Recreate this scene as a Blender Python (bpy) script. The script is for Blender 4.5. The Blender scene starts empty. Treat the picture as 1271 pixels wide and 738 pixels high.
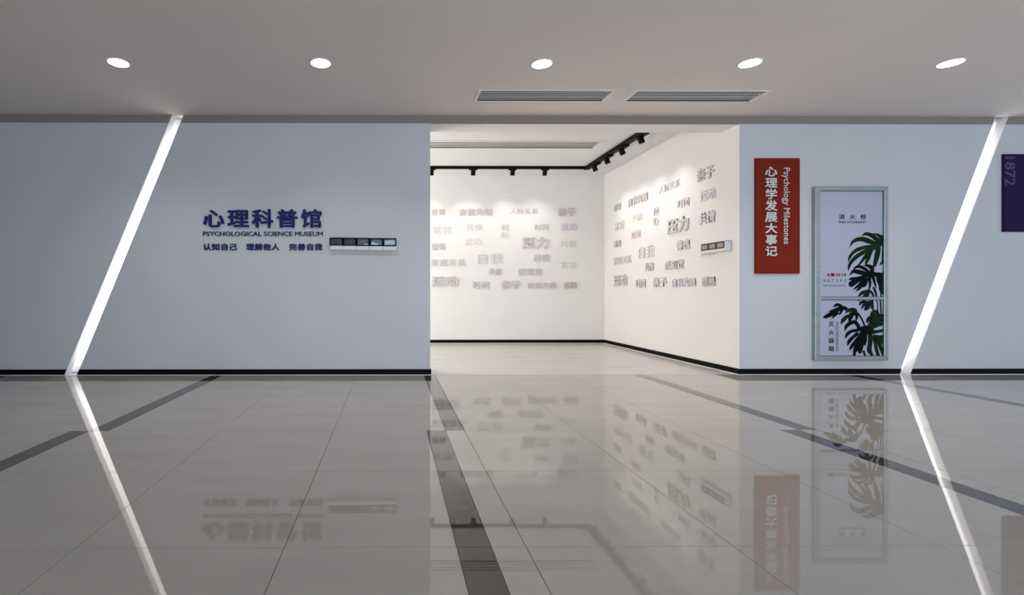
import bpy, bmesh, math, random
from mathutils import Vector, Matrix, noise
random.seed(7)
sc = bpy.context.scene
C = sc.collection

# ------------------------------------------------------------------ camera
F, CX, CY, W, H = 604.0, 489.5, 364.0, 1271.0, 738.0
CAMZ, YAW = 0.977, math.radians(0.33)
cam = bpy.data.cameras.new('camera'); camo = bpy.data.objects.new('camera', cam); C.objects.link(camo)
camo.location = (0, 0, CAMZ); camo.rotation_euler = (math.pi/2, 0, -YAW)
cam.sensor_fit = 'HORIZONTAL'; cam.sensor_width = 36; cam.lens = F/W*36
cam.shift_x = (W/2-CX)/W; cam.shift_y = -(H/2-CY)/W
cam.clip_start = 0.05; cam.clip_end = 100
sc.camera = camo

# ------------------------------------------------------------------ world, light, exposure
sc.view_settings.view_transform = 'Standard'; sc.view_settings.look = 'None'
sc.view_settings.gamma = 1; sc.view_settings.exposure = 0.0; sc.view_settings.use_curve_mapping = False
w = bpy.data.worlds.new('world'); sc.world = w; w.use_nodes = True
w.node_tree.nodes['Background'].inputs[0].default_value = (0.60, 0.68, 0.80, 1)
w.node_tree.nodes['Background'].inputs[1].default_value = 0.95
WINDOW_W, DOWN_W, TRACK_W, ROOM_W = 270.0, 68.0, 22.0, 170.0

def area(name, loc, rot, sx, sy, watts, col):
    l = bpy.data.lights.new(name, 'AREA'); l.shape = 'RECTANGLE'; l.size = sx; l.size_y = sy
    l.energy = watts; l.color = col
    o = bpy.data.objects.new(name, l); C.objects.link(o); o.location = loc; o.rotation_euler = rot
    return o
# daylight through the glass front of the lobby, behind the camera
area('window_daylight', (3.6, -3.2, 1.2), (math.radians(90), 0, 0), 7.5, 2.2, WINDOW_W, (0.80, 0.89, 1.0))

# unseen fill light, added to brighten the inner room from the left
area('room_fill_light', (-2.9, 7.9, 1.7), (0, math.radians(-90), 0), 2.6, 2.8, ROOM_W, (1.0, 0.975, 0.94))

def spot(name, loc, target, watts, col, angle, blend, radius=0.03):
    l = bpy.data.lights.new(name, 'SPOT'); l.energy = watts; l.color = col
    l.spot_size = math.radians(angle); l.spot_blend = blend; l.shadow_soft_size = radius
    o = bpy.data.objects.new(name, l); C.objects.link(o); o.location = loc
    o.rotation_euler = (Vector(target)-Vector(loc)).to_track_quat('-Z', 'Y').to_euler()
    return o

# ------------------------------------------------------------------ measurements (metres)
D = 5.84            # front wall plane
TH = 0.32           # its thickness
ZC = 3.114          # lobby ceiling
ZL = 3.018          # underside of the lintel / bottom of the painted shade strip
ZR = 3.31           # ceiling of the inner room
OL, OR_ = 0.464, 4.19   # opening left / right
YB = 9.55           # back wall of the inner room
XL, XR = -6.2, 8.6

def px2wall(px, py, Y=D):
    u = (px-CX)/F; v = (CY-py)/F
    dx = u*math.cos(YAW)+math.sin(YAW); dy = math.cos(YAW)-u*math.sin(YAW)
    t = Y/dy
    return t*dx, CAMZ+t*v
def px2level(px, py, Z):
    u = (px-CX)/F; v = (CY-py)/F
    t = (Z-CAMZ)/v
    return t*(u*math.cos(YAW)+math.sin(YAW)), t*(math.cos(YAW)-u*math.sin(YAW))

# ------------------------------------------------------------------ materials
def mat(name, col, rough=0.6, metal=0.0, spec=0.5, emit=None, es=0.0, noise_amt=0.0, nscale=(8, 8, 8), bump=0.0, bscale=60, coat=0):
    m = bpy.data.materials.new(name); m.use_nodes = True
    nt = m.node_tree; b = nt.nodes['Principled BSDF']
    b.inputs['Base Color'].default_value = (*col, 1); b.inputs['Roughness'].default_value = rough
    b.inputs['Metallic'].default_value = metal; b.inputs['Specular IOR Level'].default_value = spec
    b.inputs['Coat Weight'].default_value = coat
    if emit:
        b.inputs['Emission Color'].default_value = (*emit, 1); b.inputs['Emission Strength'].default_value = es
    tc = nt.nodes.new('ShaderNodeNewGeometry')
    if noise_amt:
        mp = nt.nodes.new('ShaderNodeMapping'); mp.inputs['Scale'].default_value = nscale
        n = nt.nodes.new('ShaderNodeTexNoise'); n.inputs['Scale'].default_value = 1; n.inputs['Detail'].default_value = 5
        nt.links.new(tc.outputs['Position'], mp.inputs[0]); nt.links.new(mp.outputs[0], n.inputs['Vector'])
        r = nt.nodes.new('ShaderNodeValToRGB')
        r.color_ramp.elements[0].position = 0.3; r.color_ramp.elements[1].position = 0.7
        r.color_ramp.elements[0].color = (*[c*(1-noise_amt) for c in col], 1)
        r.color_ramp.elements[1].color = (*[min(1, c*(1+noise_amt)) for c in col], 1)
        nt.links.new(n.outputs['Fac'], r.inputs[0]); nt.links.new(r.outputs[0], b.inputs['Base Color'])
    if bump:
        n2 = nt.nodes.new('ShaderNodeTexNoise'); n2.inputs['Scale'].default_value = bscale
        nt.links.new(tc.outputs['Position'], n2.inputs['Vector'])
        bp = nt.nodes.new('ShaderNodeBump'); bp.inputs['Strength'].default_value = bump; bp.inputs['Distance'].default_value = 0.002
        nt.links.new(n2.outputs['Fac'], bp.inputs['Height']); nt.links.new(bp.outputs[0], b.inputs['Normal'])
    return m
M = dict(
    wall=mat('painted_wall_cool_grey', (0.56, 0.575, 0.62), 0.7, spec=0.2, noise_amt=0.02, nscale=(1.5, 1.5, 1.5), bump=0.15),
    inner=mat('painted_wall_warm_white', (0.80, 0.775, 0.75), 0.75, spec=0.2, noise_amt=0.01, nscale=(2, 2, 2), bump=0.12),
    ceil=mat('lobby_ceiling_paint', (0.76, 0.69, 0.65), 0.8, spec=0.15, noise_amt=0.02, nscale=(1, 1, 1)),
    rceil=mat('room_ceiling_paint', (0.74, 0.735, 0.72), 0.8, spec=0.15),
    band=mat('taupe_painted_shade', (0.27, 0.235, 0.215), 0.7, spec=0.2),  # shade along the wall top, put into the strip's colour
    black=mat('black_baseboard', (0.003, 0.003, 0.004), 0.5, spec=0.08),
    white=mat('white_enamel', (0.80, 0.80, 0.80), 0.4),
    bead=mat('white_sealant', (0.85, 0.85, 0.85), 0.4),
    tile=mat('polished_cream_tile', (0.385, 0.360, 0.322), 0.012, spec=0.6, noise_amt=0.05, nscale=(1.2, 5, 5)),
    dtile=mat('polished_charcoal_tile', (0.058, 0.052, 0.049), 0.02, spec=0.55, noise_amt=0.18, nscale=(3, 9, 5)),
    grout=mat('dark_grout', (0.07, 0.065, 0.06), 0.8),
    stone=mat('honed_stone_floor', (0.56, 0.53, 0.49), 0.22, spec=0.4, noise_amt=0.07, nscale=(0.8, 7, 5)),
    alu=mat('brushed_aluminium', (0.37, 0.425, 0.44), 0.35, metal=0.85, noise_amt=0.08, nscale=(3, 3, 30)),
    grille=mat('grey_grille', (0.80, 0.79, 0.77), 0.6, metal=0.0),
    frame=mat('grille_frame_paint', (0.80, 0.76, 0.73), 0.6, spec=0.15),
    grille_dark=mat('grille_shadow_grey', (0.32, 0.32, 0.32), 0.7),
    void=mat('dark_duct', (0.05, 0.05, 0.055), 0.9),
    track=mat('black_track_metal', (0.003, 0.003, 0.003), 0.5, spec=0.1),
    navy=mat('navy_acrylic', (0.016, 0.026, 0.135), 0.5, spec=0.12),
    red=mat('brick_red_board', (0.19, 0.020, 0.010), 0.6, spec=0.06, noise_amt=0.06, nscale=(3, 3, 3)),
    silver=mat('pale_grey_acrylic', (0.62, 0.63, 0.64), 0.35, spec=0.4),
    purple=mat('deep_purple_board', (0.020, 0.008, 0.055), 0.6, spec=0.08),
    mauve=mat('muted_purple_print', (0.09, 0.065, 0.14), 0.6, spec=0.08),
    letter=mat('white_foam_letter', (0.60, 0.57, 0.59), 0.6, spec=0.2),
    lilac=mat('pale_lilac_letter', (0.62, 0.56, 0.61), 0.6, spec=0.2),
    cream=mat('warm_cream_letter', (0.69, 0.66, 0.62), 0.6, spec=0.2),
    rose=mat('greyish_rose_letter', (0.58, 0.53, 0.53), 0.6, spec=0.2),
    door=mat('pale_lavender_printed_door', (0.40, 0.44, 0.555), 0.4, spec=0.15),
    door_edge=mat('door_edge_line', (0.45, 0.49, 0.60), 0.4, spec=0.15),
    ink=mat('black_print', (0.008, 0.009, 0.010), 0.6, spec=0.08),
    inkgrey=mat('grey_print', (0.07, 0.08, 0.09), 0.6, spec=0.08),
    redink=mat('red_print', (0.26, 0.008, 0.008), 0.6, spec=0.08),
    leafdark=mat('leaf_print_black_green', (0.0025, 0.005, 0.005), 0.6, spec=0.05, noise_amt=0.5, nscale=(20, 20, 20)),
    leafgreen=mat('leaf_print_green', (0.005, 0.022, 0.009), 0.6, spec=0.05, noise_amt=0.6, nscale=(14, 14, 14)),
    leafteal=mat('leaf_print_teal', (0.004, 0.016, 0.018), 0.6, spec=0.05, noise_amt=0.5, nscale=(16, 16, 16)),
    vein=mat('leaf_vein_print', (0.03, 0.065, 0.035), 0.6, spec=0.05),
    led=mat('led_diffuser', (0.9, 0.9, 0.9), 0.5, emit=(1, 0.99, 0.97), es=2.2),
    lamp=mat('downlight_diffuser', (0.9, 0.9, 0.9), 0.5, emit=(1, 0.98, 0.96), es=9),
    head=mat('spot_lens', (0.9, 0.9, 0.9), 0.5, emit=(1, 0.95, 0.88), es=5),
    slot=mat('slot_white_lining', (0.80, 0.79, 0.79), 0.6, spec=0.2),
    bronze=mat('dark_brown_bezel', (0.035, 0.018, 0.014), 0.35),
    sand=mat('taupe_card', (0.33, 0.28, 0.235), 0.6),
    bezel=mat('black_bezel', (0.003, 0.003, 0.004), 0.4, spec=0.08),
    scr1=mat('slate_picture', (0.035, 0.042, 0.055), 0.2, noise_amt=0.7, nscale=(40, 40, 60)),
    scr2=mat('dark_slate_picture', (0.032, 0.038, 0.05), 0.2, noise_amt=0.3, nscale=(60, 60, 60)),
    scr3=mat('blue_picture', (0.065, 0.10, 0.16), 0.2, noise_amt=0.4, nscale=(30, 30, 60)),
    scr4=mat('steel_blue_picture', (0.08, 0.125, 0.21), 0.2, noise_amt=0.6, nscale=(60, 60, 80)),
    scr5=mat('pale_blue_picture', (0.24, 0.36, 0.48), 0.2, noise_amt=0.3, nscale=(30, 30, 50)),
    pale=mat('snow_pale_print', (0.42, 0.53, 0.66), 0.3),
    tag=mat('white_plastic_ledge', (0.66, 0.67, 0.72), 0.4),
)

def led_fade(m, z0, z1, fade, lo, hi):
    nt = m.node_tree; g = nt.nodes.new('ShaderNodeNewGeometry'); sx = nt.nodes.new('ShaderNodeSeparateXYZ')
    nt.links.new(g.outputs['Position'], sx.inputs[0]); prev = None
    for a, b in ((z0, z0+fade), (z1, z1-fade)):
        r = nt.nodes.new('ShaderNodeMapRange'); r.interpolation_type = 'SMOOTHSTEP'
        r.inputs['From Min'].default_value = a; r.inputs['From Max'].default_value = b
        r.inputs['To Min'].default_value = lo; r.inputs['To Max'].default_value = hi
        nt.links.new(sx.outputs['Z'], r.inputs['Value'])
        if prev is None: prev = r
        else:
            mn = nt.nodes.new('ShaderNodeMath'); mn.operation = 'MINIMUM'
            nt.links.new(prev.outputs[0], mn.inputs[0]); nt.links.new(r.outputs[0], mn.inputs[1])
            nt.links.new(mn.outputs[0], nt.nodes['Principled BSDF'].inputs['Emission Strength'])
# the strip inside the slots stops short of floor and ceiling, so its diffuser fades at both ends
led_fade(M['led'], 0.03, 3.08, 0.30, 0.30, 2.0)

# ------------------------------------------------------------------ helpers
def link_mesh(name, verts, faces, m, parent=None, loc=None, smooth=False):
    """verts are world coordinates; the object's origin is put at the parent's or at the base of the shape"""
    if parent is not None and loc is None: loc = (0, 0, 0); off = Vector(parent['_o'])
    else:
        if loc is None:
            xs = [v[0] for v in verts]; ys = [v[1] for v in verts]; zs = [v[2] for v in verts]
            loc = ((min(xs)+max(xs))/2, (min(ys)+max(ys))/2, min(zs))
        off = Vector(loc)
    me = bpy.data.meshes.new(name)
    me.from_pydata([tuple(Vector(v)-off) for v in verts], [], faces); me.materials.append(m)
    if smooth:
        for p in me.polygons: p.use_smooth = True
    me.update()
    o = bpy.data.objects.new(name, me); C.objects.link(o)
    if parent is not None:
        o.parent = parent; o.location = (0, 0, 0); o['_o'] = list(parent['_o'])
    else:
        o.location = loc; o['_o'] = list(loc)
    return o
class MB:
    def __init__(s): s.v = []; s.f = []
    def box(s, x0, x1, y0, y1, z0, z1):
        n = len(s.v)
        s.v += [(x0, y0, z0), (x1, y0, z0), (x1, y1, z0), (x0, y1, z0), (x0, y0, z1), (x1, y0, z1), (x1, y1, z1), (x0, y1, z1)]
        s.f += [tuple(n+i for i in q) for q in ((0, 3, 2, 1), (4, 5, 6, 7), (0, 1, 5, 4), (1, 2, 6, 5), (2, 3, 7, 6), (3, 0, 4, 7))]
        return s
    def prism(s, poly, y0, y1):
        """poly: (x,z) counter-clockwise seen from the camera, extruded in Y"""
        n = len(s.v); k = len(poly)
        s.v += [(x, y0, z) for x, z in poly]+[(x, y1, z) for x, z in poly]
        s.f.append(tuple(n+i for i in range(k))); s.f.append(tuple(n+k+i for i in reversed(range(k))))
        for i in range(k):
            j = (i+1) % k; s.f.append((n+j, n+i, n+k+i, n+k+j))
        return s
    def tube(s, a, b, r0, r1=None, seg=24, caps=True):
        a = Vector(a); b = Vector(b); r1 = r0 if r1 is None else r1
        d = (b-a).normalized(); u = d.orthogonal().normalized(); v = d.cross(u); n = len(s.v)
        for c, r in ((a, r0), (b, r1)):
            for i in range(seg):
                t = 2*math.pi*i/seg; s.v.append(tuple(c+u*r*math.cos(t)+v*r*math.sin(t)))
        for i in range(seg):
            j = (i+1) % seg; s.f.append((n+i, n+j, n+seg+j, n+seg+i))
        if caps:
            s.f.append(tuple(n+i for i in reversed(range(seg)))); s.f.append(tuple(n+seg+i for i in range(seg)))
        return s
    def ring(s, c, r0, r1, z0, z1, seg=40):
        x, y = c; n = len(s.v)
        for r, z in ((r0, z0), (r1, z0), (r1, z1), (r0, z1)):
            for i in range(seg):
                t = 2*math.pi*i/seg; s.v.append((x+r*math.cos(t), y+r*math.sin(t), z))
        for k in range(4):
            k2 = (k+1) % 4
            for i in range(seg):
                j = (i+1) % seg; s.f.append((n+k*seg+i, n+k2*seg+i, n+k2*seg+j, n+k*seg+j))
        return s
    def build(s, name, m, parent=None, loc=None, smooth=False): return link_mesh(name, s.v, s.f, m, parent, loc, smooth)
def bevel(o, wd, seg=2):
    b = o.modifiers.new('bevel', 'BEVEL'); b.width = wd; b.segments = seg; b.limit_method = 'ANGLE'
    return o
def struct(o): o['kind'] = 'structure'; return o
def thing(name, label, cat, loc, group=None):
    o = bpy.data.objects.new(name, None); C.objects.link(o); o.location = loc; o.empty_display_size = 0.1
    o['label'] = label; o['category'] = cat; o['_o'] = list(loc)
    if group: o['group'] = group
    return o

# ------------------------------------------------------------------ glyphs (built-in font with its CJK fallback)
_g = {}
def glyph(txt, bold=0.0, spacing=1.0):
    """mesh of a glyph, unit depth; heavier weights are the same outline laid several times round a small circle"""
    k = (txt, bold, spacing)
    if k in _g: return _g[k]
    if (txt, spacing) not in _g:
        c = bpy.data.curves.new('glyph', 'FONT'); c.body = txt; c.size = 1; c.extrude = 0.5
        c.resolution_u = 2; c.space_character = spacing
        o = bpy.data.objects.new('glyph', c); C.objects.link(o)
        bpy.context.view_layer.update()
        me = bpy.data.meshes.new_from_object(o.evaluated_get(bpy.context.evaluated_depsgraph_get()))
        v = [(q.co.x, q.co.y, q.co.z+0.5) for q in me.vertices]; f = [tuple(p.vertices) for p in me.polygons]
        bpy.data.meshes.remove(me); bpy.data.objects.remove(o); bpy.data.curves.remove(c)
        _g[(txt, spacing)] = (v, f)
    v, f = _g[(txt, spacing)]
    if bold > 0:
        V, FF = [], []; m_ = 6
        for i in range(m_):
            a = 2*math.pi*(i+0.5)/m_; dx, dy = bold*math.cos(a), bold*math.sin(a); n0 = len(V)
            V += [(x+dx, y+dy, z*(1-0.004*i)) for x, y, z in v]; FF += [tuple(n0+j for j in q) for q in f]
        v, f = V, FF
    _g[k] = (v, f); return _g[k]
def front(Y):  return lambda a, b, d: (a, Y-d, b)          # wall facing the camera
def side(X):   return lambda a, b, d: (X-d, -a, b)         # right wall, a = -Y
def lettering(name, items, rect, depth, m, parent, frame, bold=0.02, step=(1, 0), turn=False, join=False, d0=0.0, spacing=1.0):
    """items: list of strings, laid out by step in ems, fitted into rect (a0,a1,b0,b1)"""
    lay = []; 
    for i, t in enumerate(items):
        v, f = glyph(t, bold, spacing)
        pts = [(x+i*step[0], y+i*step[1], z) for x, y, z in v]
        if turn: pts = [(y, -x, z) for x, y, z in pts]
        lay.append((pts, f))
    al = [p for q, _ in lay for p in q]
    x0 = min(p[0] for p in al); x1 = max(p[0] for p in al); y0 = min(p[1] for p in al); y1 = max(p[1] for p in al)
    a0, a1, b0, b1 = rect
    out = []; V = []; FF = []
    for pts, f in lay:
        w_ = [frame(a0+(p[0]-x0)/(x1-x0)*(a1-a0), b0+(p[1]-y0)/(y1-y0)*(b1-b0), d0+p[2]*depth) for p in pts]
        if join:
            n = len(V); V += w_; FF += [tuple(n+i for i in q) for q in f]
        else: out.append(link_mesh(name, w_, f, m, parent))
    if join: out.append(link_mesh(name, V, FF, m, parent)); out[-1]['kind'] = 'stuff'   # letters too small to pick apart
    return out

# ================================================================== STRUCTURE
# ---- floor: grout bed with every tile laid on it
fl = struct(MB().box(XL, XR, -3.4, D+0.012, -0.12, -0.006).build('floor', M['grout']))
def tile(name, x0, x1, y0, y1, m):
    g = 0.0013; h = 0.003
    x0 += g; x1 -= g; y0 += g; y1 -= g
    cx, cy = (x0+x1)/2, (y0+y1)/2
    tx = random.uniform(-1, 1)*0.0009; ty = random.uniform(-1, 1)*0.0007
    z = lambda x, y: (x-cx)*tx+(y-cy)*ty
    out = [(x0, y0), (x1, y0), (x1, y1), (x0, y1)]
    v = [(x, y, z(x, y)) for x, y in out]+[(x, y, -0.006) for x, y in out]
    f = [(0, 1, 2, 3)]+[(4+i, 4+(i+1) % 4, (i+1) % 4, i) for i in range(4)]
    link_mesh(name, v, f, m, fl)
PER, A0, SW = 2.534, 0.251, 0.134
rows = [D+0.010]+[5.075-0.8*k for k in range(0, 10)]+[-3.0]
for r in range(len(rows)-1):
    y1, y0 = rows[r], rows[r+1]
    far = y1 > 3.5
    for k in range(-3, 4):
        a = A0+k*PER
        if far: cols = [(a, a+SW, 0)] if False else [(a+SW, a+SW*2, 1), (a+SW*2+0.002, a+1.07, 0), (a+1.07, a+1.87, 0), (a+1.87, a+PER+SW, 0)]
        else: cols = [(a, a+SW, 1), (a+SW, a+SW*2, 0), (a+SW*2, a+1.07, 0), (a+1.07, a+1.87, 0), (a+1.87, a+PER, 0)]
        for x0, x1, dk in cols:
            if x1 < -5.4 or x0 > 8.0: continue
            if y1 < 1.1 and not (-1.6 < x0 < 3.2): continue
            tile('dark_tile' if dk else 'tile', x0, x1, y0, y1, M['dtile'] if dk else M['tile'])
# outside the tiles the photograph shows, the same floor goes on
struct(MB().box(XL, -1.9, -3.4, 1.07, -0.006, -0.001).build('floor', M['tile']))
struct(MB().box(3.9, XR, -3.4, 1.07, -0.006, -0.001).build('floor', M['tile']))
struct(MB().box(-3.2, OR_+0.01, D+0.016, YB+0.05, -0.12, 0.0).build('floor', M['stone']))
struct(MB().box(OL, OR_, D+0.011, D+0.0155, -0.02, -0.002).build('trim_1', M['grout']))

# ---- lobby ceiling with openings for the two grilles
V1 = (0.945, 2.335, 5.125, 5.40); V2 = (2.60, 3.985, 5.125, 5.40)
cb = MB()
def holed(mb, X0, X1, Y0, Y1, z0, z1, holes):
    xs = sorted({X0, X1}|{h[0] for h in holes}|{h[1] for h in holes}); ys = sorted({Y0, Y1}|{h[2] for h in holes}|{h[3] for h in holes})
    for i in range(len(xs)-1):
        for j in range(len(ys)-1):
            mx, my = (xs[i]+xs[i+1])/2, (ys[j]+ys[j+1])/2
            if any(h[0] < mx < h[1] and h[2] < my < h[3] for h in holes): continue
            mb.box(xs[i], xs[i+1], ys[j], ys[j+1], z0, z1)
    return mb
struct(holed(cb, XL, XR, -3.4, D+0.02, ZC, ZC+0.12, [V1, V2]).build('ceiling', M['ceil']))
V3 = (-1.2, 3.24, 7.47, 7.80)
struct(holed(MB(), -3.2, OR_+0.2, D+TH, YB+0.2, ZR, ZR+0.12, [V3]).build('ceiling', M['rceil']))

# ---- front wall cut by the two slanted slots
ZTOP = 3.40
sA = [px2wall(80, 465), px2wall(96, 465), px2wall(228, 142.5), px2wall(213.5, 142.5)]
sB = [px2wall(1115.5, 464), px2wall(1130, 464), px2wall(1252, 143.5), px2wall(1236, 143.5)]
def edge(p, q):
    """line through p and q extended to z = 0 and z = ZC"""
    f = lambda z: (p[0]+(q[0]-p[0])*(z-p[1])/(q[1]-p[1]), z)
    return f
A_l, A_r = edge(sA[0], sA[3]), edge(sA[1], sA[2]); B_l, B_r = edge(sB[0], sB[3]), edge(sB[1], sB[2])
z0w = -0.006
def wallpiece(name, lf, rf):
    """body below the strip that carries the painted shade"""
    o = MB().prism([lf(z0w), rf(z0w), rf(ZL), lf(ZL)], D, D+TH).build(name, M['wall']); struct(o)
    return o
K = lambda x: (lambda z: (x, z))
wallpiece('wall_front_left', K(XL), A_l); wallpiece('wall_front_centre', A_r, K(OL))
wallpiece('wall_front_right', K(OR_+0.006), B_l); wallpiece('wall_front_far_right', B_r, K(XR))
n = 2
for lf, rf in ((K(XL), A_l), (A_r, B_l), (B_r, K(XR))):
    struct(MB().prism([lf(ZL), rf(ZL), rf(ZC), lf(ZC)], D+0.003, D+0.02).build('trim_%d' % n, M['band'])); n += 1  # strip coloured dark for the shade below the ceiling
    struct(MB().prism([lf(ZL), rf(ZL), rf(ZC+.05), lf(ZC+.05)], D+0.02, D+TH).build('wall_lintel', M['inner']))
struct(MB().box(XL, XR, D+0.03, D+TH, ZC+0.05, ZTOP).build('wall_lintel', M['inner']))
struct(MB().box(XL-0.1, XL, -3.4, D, 0, ZC).build('wall_light_blocker', M['wall']))  # out-of-view wall added to keep world light off the left side
# ---- inner room walls
struct(MB().box(-3.2, OR_+0.1, YB, YB+0.1, 0, ZR+0.02).build('wall_back', M['inner']))
struct(MB().box(OR_, OR_+0.006, D+0.0015, D+TH, 0, ZL).build('wall_right', M['inner']))
struct(MB().box(OR_, OR_+0.1, D+TH, YB, 0, ZR+0.02).build('wall_right', M['inner']))
struct(MB().box(-3.3, -3.2, D+TH, YB, 0, ZR+0.02).build('wall_left', M['inner']))

# ---- baseboards with the white bead under them
BH = 0.070; ZB = 0.006
def base(name, lf, rf, Y=D):
    struct(MB().prism([lf(ZB), rf(ZB), rf(BH), lf(BH)], Y-0.012, Y).build(name, M['black']))
    global n
    struct(MB().prism([lf(0), rf(0), rf(ZB), lf(ZB)], Y-0.010, Y).build('trim_%d' % n, M['bead'])); n += 1
base('baseboard_front_left', K(XL), A_l); base('baseboard_front_centre', A_r, K(OL+0.012))
base('baseboard_front_right', K(OR_), B_l); base('baseboard_front_far_right', B_r, K(XR))
base('baseboard_back', K(-3.2), K(OR_), YB)
struct(MB().box(OL, OL+0.012, D, D+TH, ZB, BH).build('baseboard_jamb', M['black']))
struct(MB().box(OR_-0.012, OR_, D-0.012, YB-0.012, ZB, BH).build('baseboard_right', M['black']))
struct(MB().box(OR_-0.018, OR_, D, YB-0.012, 0, ZB).build('trim_%d' % n, M['bead'])); n += 1

# ================================================================== SLANTED LIGHT SLOTS
def slot(lf, rf, label):
    bx = (lf(0)[0]+rf(0)[0])/2
    t = thing('slanted_light_slot', label, 'light', (bx, D, 0), 'slanted light slots cut into the lobby wall')
    dp = 0.10
    MB().prism([lf(0), rf(0), rf(ZC), lf(ZC)], D+dp+0.006, D+dp+0.02).build('back_panel', M['slot'], t)
    w_ = 0.004
    L2 = lambda z: (lf(z)[0]+w_, z); R2 = lambda z: (rf(z)[0]-w_, z)
    MB().prism([lf(0), L2(0), L2(ZC), lf(ZC)], D, D+dp+0.006).build('side_panel', M['slot'], t)
    MB().prism([R2(0), rf(0), rf(ZC), R2(ZC)], D, D+dp+0.006).build('side_panel', M['slot'], t)
    a, b = 0.03, ZC-0.03
    L3 = lambda z: (lf(z)[0]+0.008, z); R3 = lambda z: (rf(z)[0]-0.008, z)
    MB().prism([L3(a), R3(a), R3(b), L3(b)], D+dp-0.006, D+dp+0.006).build('led_diffuser', M['led'], t)
slot(A_l, A_r, 'glowing white slanted slot in the grey wall left of the blue lettering')
slot(B_l, B_r, 'glowing white slanted slot in the wall right of the fire cabinet')

# ================================================================== DOWNLIGHTS
dl = [(147, 78, 'far left'), (398, 78.5, ''), (672.5, 79.5, ''), (931, 78.5, ''), (1180, 78.5, '')]
lab = ['round recessed downlight at the far left of the lobby ceiling',
       'round recessed downlight in the ceiling above the blue lettering',
       'round recessed downlight in front of the left ceiling grille',
       'round recessed downlight in front of the right end of the right ceiling grille',
       'round recessed downlight at the far right, near the right light slot']
for (px, py, _), lb in zip(dl, lab):
    x, y = px2level(px, py, ZC-0.004)
    t = thing('downlight', lb, 'light', (x, y, ZC), 'downlights in a row across the lobby ceiling')
    MB().ring((x, y), 0.088, 0.101, ZC-0.006, ZC).build('trim_ring', M['white'], t)
    MB().tube((x, y, ZC-0.0045), (x, y, ZC), 0.088, seg=40).build('diffuser', M['lamp'], t)
    spot('downlight_beam', (x, y, ZC-0.02), (x, y, 0), DOWN_W, (1, 0.95, 0.89), 130, 0.9, 0.08)

# ================================================================== CEILING GRILLES
def grille(hole, z, label, nsl, slat, frame_w=0.035, name='ceiling_grille', fm='white', back='void'):
    x0, x1, y0, y1 = hole
    t = thing(name, label, 'vent', ((x0+x1)/2, (y0+y1)/2, z), 'long ceiling air grilles')
    fr = MB(); f = frame_w; zb, zt = z-0.007, z+0.004
    fr.box(x0-f, x1+f, y0-f, y0, zb, z); fr.box(x0-f, x1+f, y1, y1+f*0.3, zb, z)
    fr.box(x0-f, x0, y0, y1, zb, z); fr.box(x1, x1+f, y0, y1, zb, z)
    fr.box(x0-f*.1, x1+f*.1, y0-0.003, y0, z, z+0.04); fr.box(x0, x1, y1, y1+0.003, z, z+0.04)
    bevel(fr.build('frame', M[fm], t), 0.002, 1)
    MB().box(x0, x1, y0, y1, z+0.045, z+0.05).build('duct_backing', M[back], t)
    p = (y1-y0)/nsl
    for i in range(nsl):
        yy = y0+(i+0.5)*p; b = MB(); k = len(b.v)
        # a tilted blade
        hw = p*0.43
        b.v += [(x0, yy-hw, z+0.002), (x1, yy-hw, z+0.002), (x1, yy+hw, z+0.014), (x0, yy+hw, z+0.014),
                (x0, yy-hw, z+0.005), (x1, yy-hw, z+0.005), (x1, yy+hw, z+0.017), (x0, yy+hw, z+0.017)]
        b.f += [(0, 3, 2, 1), (4, 5, 6, 7), (0, 1, 5, 4), (1, 2, 6, 5), (2, 3, 7, 6), (3, 0, 4, 7)]
        b.build('slat', M[slat], t)
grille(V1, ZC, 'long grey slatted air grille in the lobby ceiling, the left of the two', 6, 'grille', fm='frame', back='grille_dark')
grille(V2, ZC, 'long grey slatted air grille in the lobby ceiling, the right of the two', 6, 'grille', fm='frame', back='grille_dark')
grille(V3, ZR, 'long white air grille in the ceiling of the inner room', 4, 'rceil', 0.045, fm='rceil', back='grille')
# flat access panel near the right wall of the inner room
t = thing('access_panel', 'flat square access panel in the inner room ceiling beside the track', 'panel', (3.95, 7.1, ZR))
MB().box(3.74, 4.15, 6.72, 7.47, ZR-0.006, ZR-0.002).build('panel_frame', M['grille'], t)
MB().box(3.748, 4.142, 6.728, 7.462, ZR-0.009, ZR-0.002).build('panel', M['rceil'], t)

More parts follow.
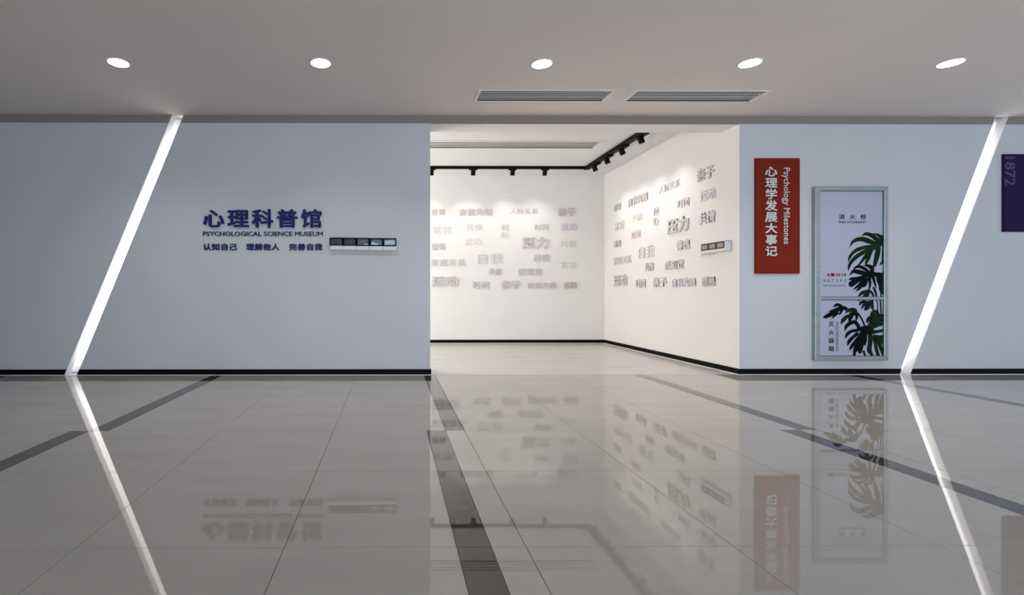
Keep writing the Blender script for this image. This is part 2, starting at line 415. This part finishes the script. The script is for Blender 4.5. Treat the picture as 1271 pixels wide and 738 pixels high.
# ================================================================== TRACK LIGHTS
TX, TY = 3.60, 8.92
ZT = ZR-0.05
t = thing('track_rail', 'black L-shaped lighting track on the inner room ceiling', 'track', (TX, TY, ZR))
MB().box(-1.6, TX+0.03, TY-0.025, TY+0.025, ZT, ZR).build('rail', M['track'], t)
MB().box(TX-0.05, TX+0.05, 6.3, TY-0.025, ZT, ZR).build('rail', M['track'], t)
MB().box(TX-0.05, TX+0.05, TY-0.05, TY+0.05, ZT-0.004, ZR).build('corner_joint', M['track'], t)
def head(p, aim, label, axis):
    p = Vector(p); d = (Vector(aim)-p).normalized()
    t = thing('track_spotlight', label, 'light', tuple(p+Vector((0, 0, 0.0))), 'black spotlights on the track in the inner room')
    a = MB()
    if axis == 'x': a.box(p.x-0.075, p.x+0.075, p.y-0.021, p.y+0.021, p.z-0.022, p.z)
    else: a.box(p.x-0.056, p.x+0.056, p.y-0.15, p.y+0.15, p.z-0.022, p.z)
    bevel(a.build('adapter', M['track'], t), 0.003, 1)
    piv = p+Vector((0, 0, -0.04))
    MB().tube(p+Vector((0, 0, -0.02)), piv, 0.014, seg=12).build('stem', M['track'], t)
    q = piv-d*0.03; e = piv+d*0.075
    hb_ = MB().tube(q, e, 0.042, seg=24, caps=False)
    hb_.f.append(tuple(reversed(range(24))))
    k_ = len(hb_.v); hb_.tube(e, e-d*0.035, 0.037, seg=24, caps=False)
    for i in range(24): hb_.f.append((24+i, 24+(i+1) % 24, k_+(i+1) % 24, k_+i))
    hb_.build('lamp_housing', M['track'], t)
    MB().tube(e-d*0.037, e-d*0.034, 0.037, seg=24).build('lens', M['head'], t)
    spot('track_beam', tuple(e+d*0.01), aim, TRACK_W, (1, 0.96, 0.915), 86, 1.0, 0.008)
hb = [(px2wall(535.7, 208, TY)[0], 'leftmost black spotlight on the track, at the edge of the opening'),
      (px2wall(587.4, 208, TY)[0], 'second black track spotlight from the left along the far wall'),
      (px2wall(636.3, 208, TY)[0], 'third black track spotlight from the left along the far wall'),
      (px2wall(676.4, 208, TY)[0], 'black track spotlight on the far run nearest the track corner')]
for x, lb in hb: head((x, TY, ZT), (x+0.02, YB, 1.70), lb, 'x')
hs = [(8.62, 'black track spotlight just before the track corner on the side run'),
      (8.13, 'second black spotlight from the corner on the side run'),
      (7.60, 'third black spotlight from the corner on the side run'),
      (7.02, 'black track spotlight nearest the viewer on the side run, lens glinting')]
for y, lb in hs: head((TX, y, ZT), (OR_, y-0.02, 1.70), lb, 'y')

# ================================================================== MUSEUM TITLE
def wrect(x0, x1, y0, y1, Y=D):
    a0, b1 = px2wall(x0, y0, Y); a1, b0 = px2wall(x1, y1, Y)
    return (a0, a1, b0, b1)
FW = front(D)
def sign(name, label, items, rect, depth, m, cat='lettering', part='character', group=None, **kw):
    t = thing(name, label, cat, ((rect[0]+rect[1])/2, D, rect[2]), group)
    lettering(part, items, rect, depth, m, t, FW, **kw); return t
G = 'navy blue lettering of the museum title'
sign('title_lettering', 'large raised navy blue characters 心理科普馆 on the grey wall', list('心理科普馆'), wrect(253, 399.5, 259.5, 282.8), 0.03, M['navy'], bold=0.022, step=(1.12, 0), group=G)
lr = wrect(252.3, 401, 287.2, 292.9)
t = thing('english_lettering', 'navy blue capitals PSYCHOLOGICAL SCIENCE MUSEUM under the large characters', 'lettering', ((lr[0]+lr[1])/2, D, lr[2]), G)
lettering('lettering', ['PSYCHOLOGICAL SCIENCE MUSEUM'], lr, 0.012, M['navy'], t, FW, bold=0.012, join=True)
for s, x0, x1, pos in (('认知自己', 252.5, 294.5, 'left'), ('理解他人', 306, 347, 'middle'), ('完善自我', 359, 400.5, 'right')):
    sign('motto_lettering', 'small navy blue characters %s, %s of the three short mottos' % (s, pos), list(s), wrect(x0, x1, 302, 310.6), 0.014, M['navy'], bold=0.03, step=(1.05, 0), group=G)

# ================================================================== DISPLAY STRIPS
x0, zt = px2wall(409.8, 295); x1, _ = px2wall(492, 295); _, zm = px2wall(409.8, 305.2); _, zb = px2wall(409.8, 310.2)
DP = 0.045
t = thing('display_strip', 'row of five small black-framed pictures over a white ledge', 'display', ((x0+x1)/2, D, zb))
cw = (x1-x0)/5
pics = ['scr1', 'scr2', 'scr3', 'scr4', 'scr5']
dz = -0.0022
for i in range(5):
    a = x0+i*cw; b = a+cw-0.002; s = i*dz
    fr = MB().box(a, b, D-DP, D, zm+s, zt+s).build('display_frame', M['bezel'], t); bevel(fr, 0.002, 1)
    sc_ = MB().box(a+0.017, b-0.015, D-DP-0.0015, D-DP, zm+s+0.016, zt+s-0.018).build('screen', M[pics[i]], fr)
    if i == 2: MB().prism([(a+0.075, zm+s+.0165), (b-0.017, zm+s+.0165), (b-0.017, zm+s+.024), (a+0.10, zm+s+.028)], D-DP-0.002, D-DP-0.0014).build('pale_patch', M['pale'], fr)
    if i == 3: MB().prism([(a+0.018, zm+s+.0165), (b-0.04, zm+s+.0165), (b-0.075, zm+s+.036), (a+0.045, zm+s+.05), (a+0.018, zm+s+.05)], D-DP-0.002, D-DP-0.0014).build('pale_patch', M['pale'], fr)
    if i == 4: MB().prism([(a+0.018, zm+s+.03), (b-0.022, zm+s+.03), (b-0.022, zm+s+.066), (a+0.05, zm+s+.066), (a+0.018, zm+s+.05)], D-DP-0.002, D-DP-0.0014).build('pale_patch', M['pale'], fr)
    MB().box(a+.07, b-.07, D-DP-0.0013, D-DP, zt+s-0.010, zt+s-0.006).build('small_mark', M['inkgrey'], fr)
    ld = MB().box(a, b, D-DP-0.006, D, zb+s, zm+s).build('ledge_block', M['tag'], t); bevel(ld, 0.002, 1)
    for k in range(6):
        xx = a+0.018+k*(cw-0.03)/6
        MB().box(xx, xx+0.014, D-DP-0.0072, D-DP-0.006, zb+s+0.016, zb+s+0.032).build('printed_mark', M['grille'], ld)
# three-frame strip on the right wall of the inner room
SX = OR_
def rightpt(px, py):
    u = (px-CX)/F; v = (CY-py)/F
    dx = u*math.cos(YAW)+math.sin(YAW); dy = math.cos(YAW)-u*math.sin(YAW); t_ = SX/dx
    return t_*dy, CAMZ+t_*v
dp = 0.075
# corners seen on the front face of the box
SX = OR_-dp
yF, zF = rightpt(870, 303.2); yN, zN = rightpt(899.2, 299.3)
_, zFm = rightpt(870, 311.6); _, zFb = rightpt(870, 315); SX = OR_
t = thing('display_strip', 'row of three small brown-framed taupe cards on the inner right wall', 'display', (OR_, (yF+yN)/2, zFb))
cw = (yF-yN)/3
for i in range(3):
    ya = yF-i*cw; yb = ya-cw+0.003
    fr = MB().box(OR_-dp, OR_, yb, ya, zFm, zF).build('display_frame', M['bronze'], t); bevel(fr, 0.002, 1)
    MB().box(OR_-dp-0.0015, OR_-dp, yb+0.022, ya-0.022, zFm+0.018, zF-0.020).build('card', M['sand'], fr)
    ld = MB().box(OR_-dp-0.002, OR_, yb, ya, zFb, zFm).build('ledge_block', M['tag'], t)
MB().box(OR_-dp, OR_, yN-0.012, yN, zFb, zF+0.004).build('end_cap', M['tag'], t)
MB().box(OR_-dp, OR_, yN-0.012, yF+0.006, zF, zF+0.006).build('top_cap', M['tag'], t)

# ================================================================== RED MILESTONE SIGN
r = wrect(938, 993, 196, 339.5, D-0.025)
t = thing('milestone_sign', 'tall brick-red board with vertical title, right of the opening', 'sign', ((r[0]+r[1])/2, D, r[2]))
bevel(MB().box(r[0], r[1], D-0.025, D, r[2], r[3]).build('board', M['red'], t), 0.002, 1)
lettering('character', list('心理学发展大事记'), wrect(950, 965, 206.5, 317.5, D-0.04), 0.012, M['silver'], t, front(D), bold=0.022, step=(0, -1.06), d0=0.027)
lettering('lettering', ['Psychology Milestones'], wrect(970.5, 980.5, 208, 302.5, D-0.03), 0.005, M['silver'], t, front(D), bold=0.004, turn=True, join=True, d0=0.0255)
# purple banner with the year
r = wrect(1245.5, 1301, 191, 287.5, D-0.02)
t = thing('year_sign', 'dark purple board reading 1872 at the right edge of the wall', 'sign', ((r[0]+r[1])/2, D, r[2]))
bevel(MB().box(r[0], r[1], D-0.02, D, r[2], r[3]).build('board', M['purple'], t), 0.002, 1)
lettering('lettering', ['1872'], wrect(1247, 1260, 194.5, 230.5, D-0.02), 0.002, M['mauve'], t, front(D), bold=0.02, turn=True, join=True, d0=0.0202)

# ================================================================== FIRE CABINET
YF = D-0.05          # front face of the frame
PD = 0.034           # door face stands this far from the wall
r = wrect(1012, 1102.8, 231, 447.2, YF)
t = cabt = thing('fire_cabinet', 'aluminium-framed fire hydrant cabinet with leaf-printed doors beside the red sign', 'cabinet', ((r[0]+r[1])/2, D, r[2]))
ri = wrect(1018.3, 1097.6, 236.5, 441.8, YF)
_, zb1 = px2wall(1018, 368.3, YF); _, zb0 = px2wall(1018, 371.7, YF)
def framebar(poly): bevel(MB().prism(poly, YF, D).build('frame_bar', M['alu'], t), 0.004, 2)
framebar([(r[0], r[2]), (ri[0], ri[2]), (ri[0], ri[3]), (r[0], r[3])])
framebar([(ri[1], ri[2]), (r[1], r[2]), (r[1], r[3]), (ri[1], ri[3])])
framebar([(r[0], r[3]), (ri[0], ri[3]), (ri[1], ri[3]), (r[1], r[3])])
framebar([(r[0], r[2]), (r[1], r[2]), (ri[1], ri[2]), (ri[0], ri[2])])
framebar([(ri[0], zb0), (ri[1], zb0), (ri[1], zb1), (ri[0], zb1)])
g = 0.006
doors = []
MB().box(ri[0], ri[1], D-0.012, D, ri[2], ri[3]).build('back_panel', M['void'], t)
for za, zb_ in ((zb1, ri[3]), (ri[2], zb0)):
    d = MB().box(ri[0]+g, ri[1]-0.003, D-PD, D-0.012, za+0.004, zb_-0.004).build('door', M['door'], t); bevel(d, 0.002, 1)
    doors.append((d, (ri[0]+g, ri[1]-0.003, za+0.004, zb_-0.004)))
FD = D-PD
def P(px, py): return px2wall(px, py, FD)
dU, rU = doors[0]; dL, rL = doors[1]
# faint raised border lines of the upper door
_x0, _z0 = P(1022, 365); _x1, _z1 = P(1094.5, 240)
b = MB(); e = 0.004
for q in ((_x0, _x1, _z1-e, _z1), (_x0, _x1, _z0, _z0+e), (_x0, _x0+e, _z0, _z1), (_x1-e, _x1, _z0, _z1)): b.box(q[0], q[1], FD-0.001, FD, q[2], q[3])
b.build('border_line', M['door_edge'], dU)
def dl_text(items, x0, x1, y0, y1, m, par, **kw):
    lettering(kw.pop('part', 'lettering'), items, wrect(x0, x1, y0, y1, FD), 0.0006, m, par, front(D), join=True, d0=PD+0.0012, **kw)
dl_text(list('消火栓'), 1041, 1075.2, 265.7, 272.1, M['ink'], dU, bold=0.02, step=(1.75, 0))
dl_text(['FIRE HYDRANT'], 1041, 1075.2, 274, 277, M['ink'], dU, bold=0.01)
dl_text(list('火警'), 1026, 1036.1, 338.8, 343, M['redink'], dU, bold=0.045)
dl_text(['119'], 1041.6, 1050, 338.9, 343, M['redink'], dU, bold=0.03)
# small round bell mark between the characters and the number
cx, cz = P(1039.3, 341); b = MB()
def disc_ring(b, cx, cz, r0, r1, y0, y1, seg=20):
    k = len(b.v)
    for rr, yy in ((r0, y0), (r1, y0), (r1, y1), (r0, y1)):
        for i in range(seg):
            a_ = 2*math.pi*i/seg; b.v.append((cx+rr*math.cos(a_), yy, cz+rr*math.sin(a_)))
    for q in range(4):
        q2 = (q+1) % 4
        for i in range(seg):
            j = (i+1) % seg; b.f.append((k+q*seg+i, k+q*seg+j, k+q2*seg+j, k+q2*seg+i))
disc_ring(b, cx, cz, 0.015, 0.019, FD-0.0018, FD-0.0012)
b.box(cx-0.010, cx-0.006, FD-0.0018, FD-0.0012, cz-0.010, cz+0.010); b.box(cx+0.006, cx+0.010, FD-0.0018, FD-0.0012, cz-0.010, cz+0.010)
b.box(cx-0.006, cx+0.006, FD-0.0018, FD-0.0012, cz-0.001, cz+0.003)
b.build('round_mark', M['redink'], dU)
dl_text(list('NATURE'), 1022, 1050, 346.2, 349.8, M['inkgrey'], dU, bold=0.0, step=(1.35, 0))
dl_text(['BOTANICAL MUSEO'], 1022.2, 1050, 353.1, 355.1, M['inkgrey'], dU, bold=0.0, spacing=1.15)
dl_text(list('灭火器箱'), 1028.2, 1035.3, 399, 435.8, M['ink'], dL, bold=0.015, step=(0, -1.45))
dl_text(['FIRE EXTINGUISHER BOX'], 1037.2, 1040.6, 399.2, 436, M['inkgrey'], dL, bold=0.005, turn=True)

# ---- monstera leaves printed on the doors
def clip(poly, r):
    x0, x1, z0, z1 = r
    for ax, lim, sg in ((0, x0, 1), (0, x1, -1), (1, z0, 1), (1, z1, -1)):
        out = []; k = len(poly)
        for i in range(k):
            p, q = poly[i], poly[(i+1) % k]
            ip = (p[ax]-lim)*sg >= 0; iq = (q[ax]-lim)*sg >= 0
            if ip: out.append(p)
            if ip != iq:
                u = (lim-p[ax])/(q[ax]-p[ax]); out.append((p[0]+u*(q[0]-p[0]), p[1]+u*(q[1]-p[1])))
        poly = out
        if len(poly) < 3: return []
    return poly
layer = [0.0012]
def smooth_pts(ps, n_=5):
    out = []; k = len(ps)
    for i in range(k-1):
        p0, p1, p2, p3 = ps[max(0, i-1)], ps[i], ps[i+1], ps[min(k-1, i+2)]
        for j in range(n_):
            t_ = j/n_
            out.append(tuple(0.5*((2*p1[q])+(-p0[q]+p2[q])*t_+(2*p0[q]-5*p1[q]+4*p2[q]-p3[q])*t_*t_+(-p0[q]+3*p1[q]-3*p2[q]+p3[q])*t_**3) for q in range(3)))
    out.append(ps[-1]); return out
def leaf(par, rect, org, scl, lobes, m, veins=()):
    """a printed monstera leaf: lobes given as centre lines with a width, on the face of the door"""
    d0 = layer[0]; layer[0] += 0.00016; mb = MB()
    for li, lobe in enumerate(lobes):
        q = smooth_pts(lobe); L_, R_ = [], []
        ps = [(Vector(P(org[0]+x*scl, org[1]+y*scl)), max(1.5, w_)*scl*D/F/2) for x, y, w_ in q]
        for i, (p, hw) in enumerate(ps):
            d_ = (ps[min(len(ps)-1, i+1)][0]-ps[max(0, i-1)][0]).normalized(); nn = Vector((-d_.y, d_.x))
            L_.append(tuple(p+nn*hw)); R_.append(tuple(p-nn*hw))
        for i in range(len(L_)-1):
            pl = clip([R_[i], R_[i+1], L_[i+1], L_[i]], rect)
            if len(pl) > 2:
                n0 = len(mb.v); y_ = FD-d0-0.000004*li
                mb.v += [(x, y_, z) for x, z in pl]; mb.f.append(tuple(n0+j for j in range(len(pl))))
    o = mb.build('printed_leaf', m, par)
    if veins:
        vb = MB(); y_ = FD-d0-0.0001
        for v_ in veins:
            q = smooth_pts([(x, y, 3) for x, y in v_])
            ps = [Vector(P(org[0]+x*scl, org[1]+y*scl)) for x, y, w_ in q]
            for i in range(len(ps)-1):
                d_ = (ps[i+1]-ps[i]).normalized(); nn = Vector((-d_.y, d_.x))*0.0018
                pl = clip([tuple(ps[i]-nn), tuple(ps[i+1]-nn), tuple(ps[i+1]+nn), tuple(ps[i]+nn)], rect)
                if len(pl) > 2:
                    n0 = len(vb.v); vb.v += [(x, y_, z) for x, z in pl]; vb.f.append(tuple(n0+j for j in range(len(pl))))
        vb.build('leaf_veins', M['vein'], par)
    return o
OU, SU = (1045, 280), 60/466
def LU(lobes, m, veins=()): leaf(dU, rU, OU, SU, lobes, M[m], veins)
OL2, SL = (1015, 368), 90/863
def LL(lobes, m, veins=()): leaf(dL, rL, OL2, SL, lobes, M[m], veins)
LU([[(375, 540, 12), (375, 620, 12), (375, 700, 12)]], 'leafdark')
LU([[(160, 682, 10), (190, 650, 34), (240, 630, 30), (270, 620, 20)], [(190, 695, 10), (230, 665, 30), (260, 640, 20)],
    [(230, 702, 20), (250, 660, 30), (262, 630, 20)], [(310, 695, 14), (290, 650, 24), (270, 625, 20)],
    [(335, 695, 14), (320, 630, 24), (300, 590, 20)]], 'leafteal')
LU([[(400, 665, 14), (378, 610, 46), (385, 540, 44), (408, 420, 24)]], 'leafteal')
LU([[(280, 480, 20), (350, 470, 44), (405, 485, 34)], [(362, 590, 8), (352, 530, 36), (345, 480, 36)], [(392, 560, 10), (388, 520, 30), (380, 480, 30)]], 'leafdark')
LU([[(62, 350, 4), (75, 300, 26), (130, 240, 34), (210, 210, 36), (300, 200, 40), (380, 180, 30)],
    [(190, 100, 4), (230, 78, 30), (290, 95, 42), (340, 135, 45), (410, 165, 40)],
    [(75, 205, 4), (110, 150, 30), (180, 128, 44), (250, 145, 50), (330, 175, 40), (410, 175, 30)],
    [(300, 75, 4), (340, 85, 24), (380, 110, 40), (415, 130, 50)],
    [(62, 435, 4), (70, 380, 26), (120, 315, 38), (190, 265, 40), (280, 225, 44), (330, 200, 30)],
    [(150, 395, 10), (200, 330, 28), (250, 270, 36), (290, 235, 20)],
    [(225, 372, 18), (250, 320, 38), (270, 260, 40), (300, 220, 20)],
    [(310, 395, 30), (330, 320, 46), (345, 250, 52), (350, 200, 44)],
    [(358, 380, 4), (395, 340, 30), (400, 260, 34), (405, 180, 36)]], 'leafgreen',
   [[(70, 410), (120, 330), (200, 275), (300, 222), (400, 168)], [(250, 250), (262, 290), (250, 350)], [(345, 205), (345, 290), (320, 375)], [(330, 205), (240, 215), (120, 262)]])
LU([[(210, 382, 6), (250, 385, 30), (290, 410, 42), (280, 455, 36)], [(105, 432, 4), (140, 395, 26), (190, 400, 32), (240, 430, 30), (270, 460, 20)],
    [(72, 478, 4), (110, 440, 34), (180, 450, 46), (250, 470, 34)], [(65, 522, 6), (90, 512, 28), (150, 508, 34), (230, 485, 30)],
    [(66, 575, 12), (85, 565, 56), (140, 530, 48), (220, 495, 34)], [(105, 617, 4), (140, 590, 20), (180, 550, 22), (220, 500, 20)],
    [(130, 632, 6), (165, 604, 28), (200, 560, 26), (230, 500, 24)], [(200, 592, 14), (225, 560, 34), (240, 500, 34)],
    [(262, 612, 14), (270, 560, 26), (262, 490, 34)], [(330, 602, 8), (312, 540, 26), (295, 480, 34)], [(200, 470, 30), (260, 470, 60), (330, 460, 30)]], 'leafdark')
LL([[(650, 40, 22), (655, 100, 20), (658, 170, 20)]], 'leafdark')
LL([[(700, 40, 12), (712, 90, 12), (712, 170, 12)]], 'leafdark')
LL([[(745, 40, 16), (748, 120, 17), (752, 200, 18)]], 'leafdark')
LL([[(495, 105, 10), (510, 75, 32), (560, 45, 24)], [(515, 147, 6), (545, 100, 36), (580, 50, 26)], [(552, 158, 20), (590, 120, 62), (590, 50, 50)],
    [(632, 145, 8), (640, 90, 32), (620, 45, 34)], [(475, 50, 8), (488, 44, 14), (500, 40, 8)]], 'leafteal')
LL([[(62, 250, 6), (90, 238, 40), (150, 210, 54), (220, 160, 54), (300, 132, 46), (340, 148, 40), (354, 160, 10)],
    [(178, 128, 4), (215, 100, 34), (250, 98, 38), (290, 130, 44)], [(125, 182, 4), (160, 167, 24), (220, 160, 44)],
    [(165, 264, 4), (195, 225, 32), (240, 180, 44)], [(250, 220, 6), (268, 195, 26), (290, 150, 34)]], 'leafdark')
LL([[(470, 190, 22), (520, 260, 18), (565, 370, 20)]], 'leafdark')
LL([[(370, 295, 20), (390, 240, 56), (405, 190, 56)], [(452, 292, 10), (462, 240, 34), (462, 195, 44)], [(400, 200, 40), (450, 200, 50)]], 'leafdark')
LL([[(328, 198, 6), (360, 165, 38), (410, 155, 50), (450, 165, 36), (466, 200, 10)], [(272, 328, 4), (300, 280, 46), (340, 240, 42), (385, 215, 20)]], 'leafgreen')
LL([[(625, 215, 16), (660, 185, 44), (700, 180, 44), (722, 205, 18)], [(582, 312, 8), (600, 275, 52), (660, 240, 66), (740, 232, 56), (815, 230, 44)],
    [(596, 350, 24), (650, 300, 62), (720, 275, 60), (815, 258, 60)], [(610, 380, 40), (700, 340, 50), (815, 305, 36)],
    [(640, 420, 50), (720, 412, 34), (815, 388, 32)], [(660, 470, 40), (740, 475, 34), (815, 465, 34)],
    [(660, 712, 20), (612, 640, 54), (620, 560, 54), (622, 460, 54), (600, 400, 60)], [(722, 715, 40), (695, 620, 38), (682, 540, 42), (660, 460, 44)],
    [(790, 715, 34), (752, 620, 42), (722, 540, 42), (690, 460, 44)], [(815, 625, 20), (780, 550, 52), (720, 480, 44)]], 'leafgreen',
   [[(625, 400), (700, 470), (760, 540), (805, 610)], [(640, 400), (720, 340), (810, 285)]])
LL([[(320, 405, 6), (340, 350, 40), (390, 312, 46), (440, 302, 44), (480, 350, 44), (490, 410, 44)], [(325, 497, 6), (350, 445, 38), (400, 410, 36), (470, 400, 40)],
    [(350, 582, 8), (372, 530, 42), (420, 480, 38), (480, 430, 44)], [(375, 637, 8), (400, 595, 36), (440, 540, 38), (500, 470, 44)],
    [(425, 660, 22), (455, 620, 66), (490, 540, 66), (520, 450, 66), (560, 400, 66)], [(500, 676, 30), (505, 620, 56), (530, 520, 56), (540, 450, 50)],
    [(560, 585, 8), (562, 520, 42), (555, 430, 66)], [(500, 385, 50), (560, 375, 64), (615, 400, 90), (640, 450, 60)]], 'leafdark')
LL([[(428, 715, 30), (440, 640, 34)]], 'leafdark')
LL([[(568, 715, 24), (540, 640, 24)]], 'leafdark')

# ================================================================== WORD WALL
# rectangles measured on the far wall; the same layout repeats on the right wall
S_ = 220/1160
Xs, _ = px2wall(525+S_*55, 300, YB)
def bk(cx, cy):
    X, Z = px2wall(525+S_*cx, 240+S_*cy, YB); return X-Xs, Z
words = [  # text, x0, x1, y0, y1, depth, material, bold, where, vertical
    ('感恩', 55, 147, 101, 142, .018, 'rose', .02, 'top left corner', 0),
    ('自我沟通', 242, 458, 98, 146, .022, 'rose', .03, 'in the top row', 0),
    ('人际关系', 570, 752, 98, 137, .014, 'lilac', .005, 'in the top row', 0),
    ('亲子', 885, 1003, 92, 150, .022, 'rose', .03, 'top right corner', 0),
    ('宽容', 57, 190, 210, 268, .012, 'cream', .015, 'left edge, second row', 0),
    ('共情', 284, 392, 198, 244, .008, 'cream', .0, 'below the top 自我沟通', 0),
    ('倾听', 511, 567, 198, 297, .010, 'cream', .0, 'stacked vertically in the middle', 1),
    ('时间', 733, 823, 200, 242, .012, 'letter', .0, 'above 压力', 0),
    ('运动', 905, 1010, 195, 244, .012, 'lilac', .02, 'right edge, second row', 0),
    ('压力', 648, 824, 284, 358, .032, 'rose', .045, 'the largest word', 0),
    ('运动', 275, 382, 293, 338, .008, 'cream', .005, 'small, in the third row', 0),
    ('善良', 55, 148, 325, 368, .022, 'rose', .04, 'left edge, under 宽容', 0),
    ('共情', 902, 1007, 308, 355, .009, 'cream', .005, 'right edge, third row', 0),
    ('自我', 362, 526, 392, 460, .012, 'letter', .0, 'large and thin, in the middle', 0),
    ('善良', 725, 833, 397, 445, .022, 'lilac', .04, 'under 压力', 0),
    ('家庭关系', 55, 277, 428, 476, .014, 'letter', .02, 'left edge, fourth row', 0),
    ('宽容', 902, 1007, 445, 490, .009, 'cream', .01, 'right edge, fourth row', 0),
    ('共情', 428, 517, 488, 533, .018, 'lilac', .02, 'under the thin 自我', 0),
    ('感知觉', 622, 784, 488, 536, .016, 'letter', .02, 'right of the lower 共情', 0),
    ('运动', 57, 230, 540, 608, .035, 'rose', .045, 'large, bottom left corner', 0),
    ('时间', 329, 434, 572, 625, .014, 'letter', .005, 'in the bottom row', 0),
    ('亲子', 512, 640, 566, 622, .028, 'lilac', .04, 'in the bottom row', 0),
    ('自我沟通', 690, 875, 580, 622, .020, 'lilac', .035, 'in the bottom row', 0),
    ('感恩', 922, 1010, 578, 622, .026, 'rose', .03, 'bottom right corner', 0),
]
places = ['at the left end of the top row', 'four characters in the top row, second from left', 'thin, third in the top row',
          'at the right end of the top row', 'second row down at the left edge', 'second row down, left of the stacked word',
          'two characters stacked vertically', 'small, just above the biggest word', 'second row down at the right edge',
          'biggest and boldest, right of centre', 'third row down, left of centre', 'third row down at the left edge',
          'third row down at the right edge', 'big but thin-stroked in the centre', 'directly under the biggest word',
          'four characters, left edge above the bottom row', 'above the bottom row at the right edge',
          'directly under the thin-stroked central word', 'three characters above the bottom row', 'big and bold in the bottom left corner',
          'second from the left in the bottom row', 'bold, third in the bottom row', 'four characters, fourth in the bottom row',
          'small, in the bottom right corner']
for wall in ('far', 'right'):
    for (tx, x0, x1, y0, y1, dpth, mm, bo, where, vert), place in zip(words, places):
        u0, z1 = bk(x0, y0); u1, z0 = bk(x1, y1)
        if wall == 'right' and tx == '共情' and x0 == 902: mm, bo, dpth = 'lilac', .03, .02
        if wall == 'right' and tx == '运动' and x0 == 275: mm, bo, dpth = 'lilac', .03, .014
        if wall == 'far':
            rect = (Xs+u0, Xs+u1, z0, z1); fr = front(YB); loc = ((rect[0]+rect[1])/2, YB, z0)
        else:
            yy = 9.13-u0*1.0; rect = (-(9.13-u0), -(9.13-u1), z0, z1); fr = side(OR_); loc = (OR_, -(rect[0]+rect[1])/2, z0)
        if wall == 'right' and tx == '共情' and x0 == 902: rect = (rect[0], rect[1], z0+.03, z1+.045)
        t = thing('wall_word', 'raised pale word %s on the %s wall, %s' % (tx, wall, place), 'lettering', loc,
                  'raised pale words on the %s wall' % wall)
        lettering('character', list(tx), rect, dpth*0.62, M[mm], t, fr, bold=bo*0.8+0.006, step=(0, -1.05) if vert else (1.04, 0))

for o in bpy.data.objects:
    if '_o' in o: del o['_o']
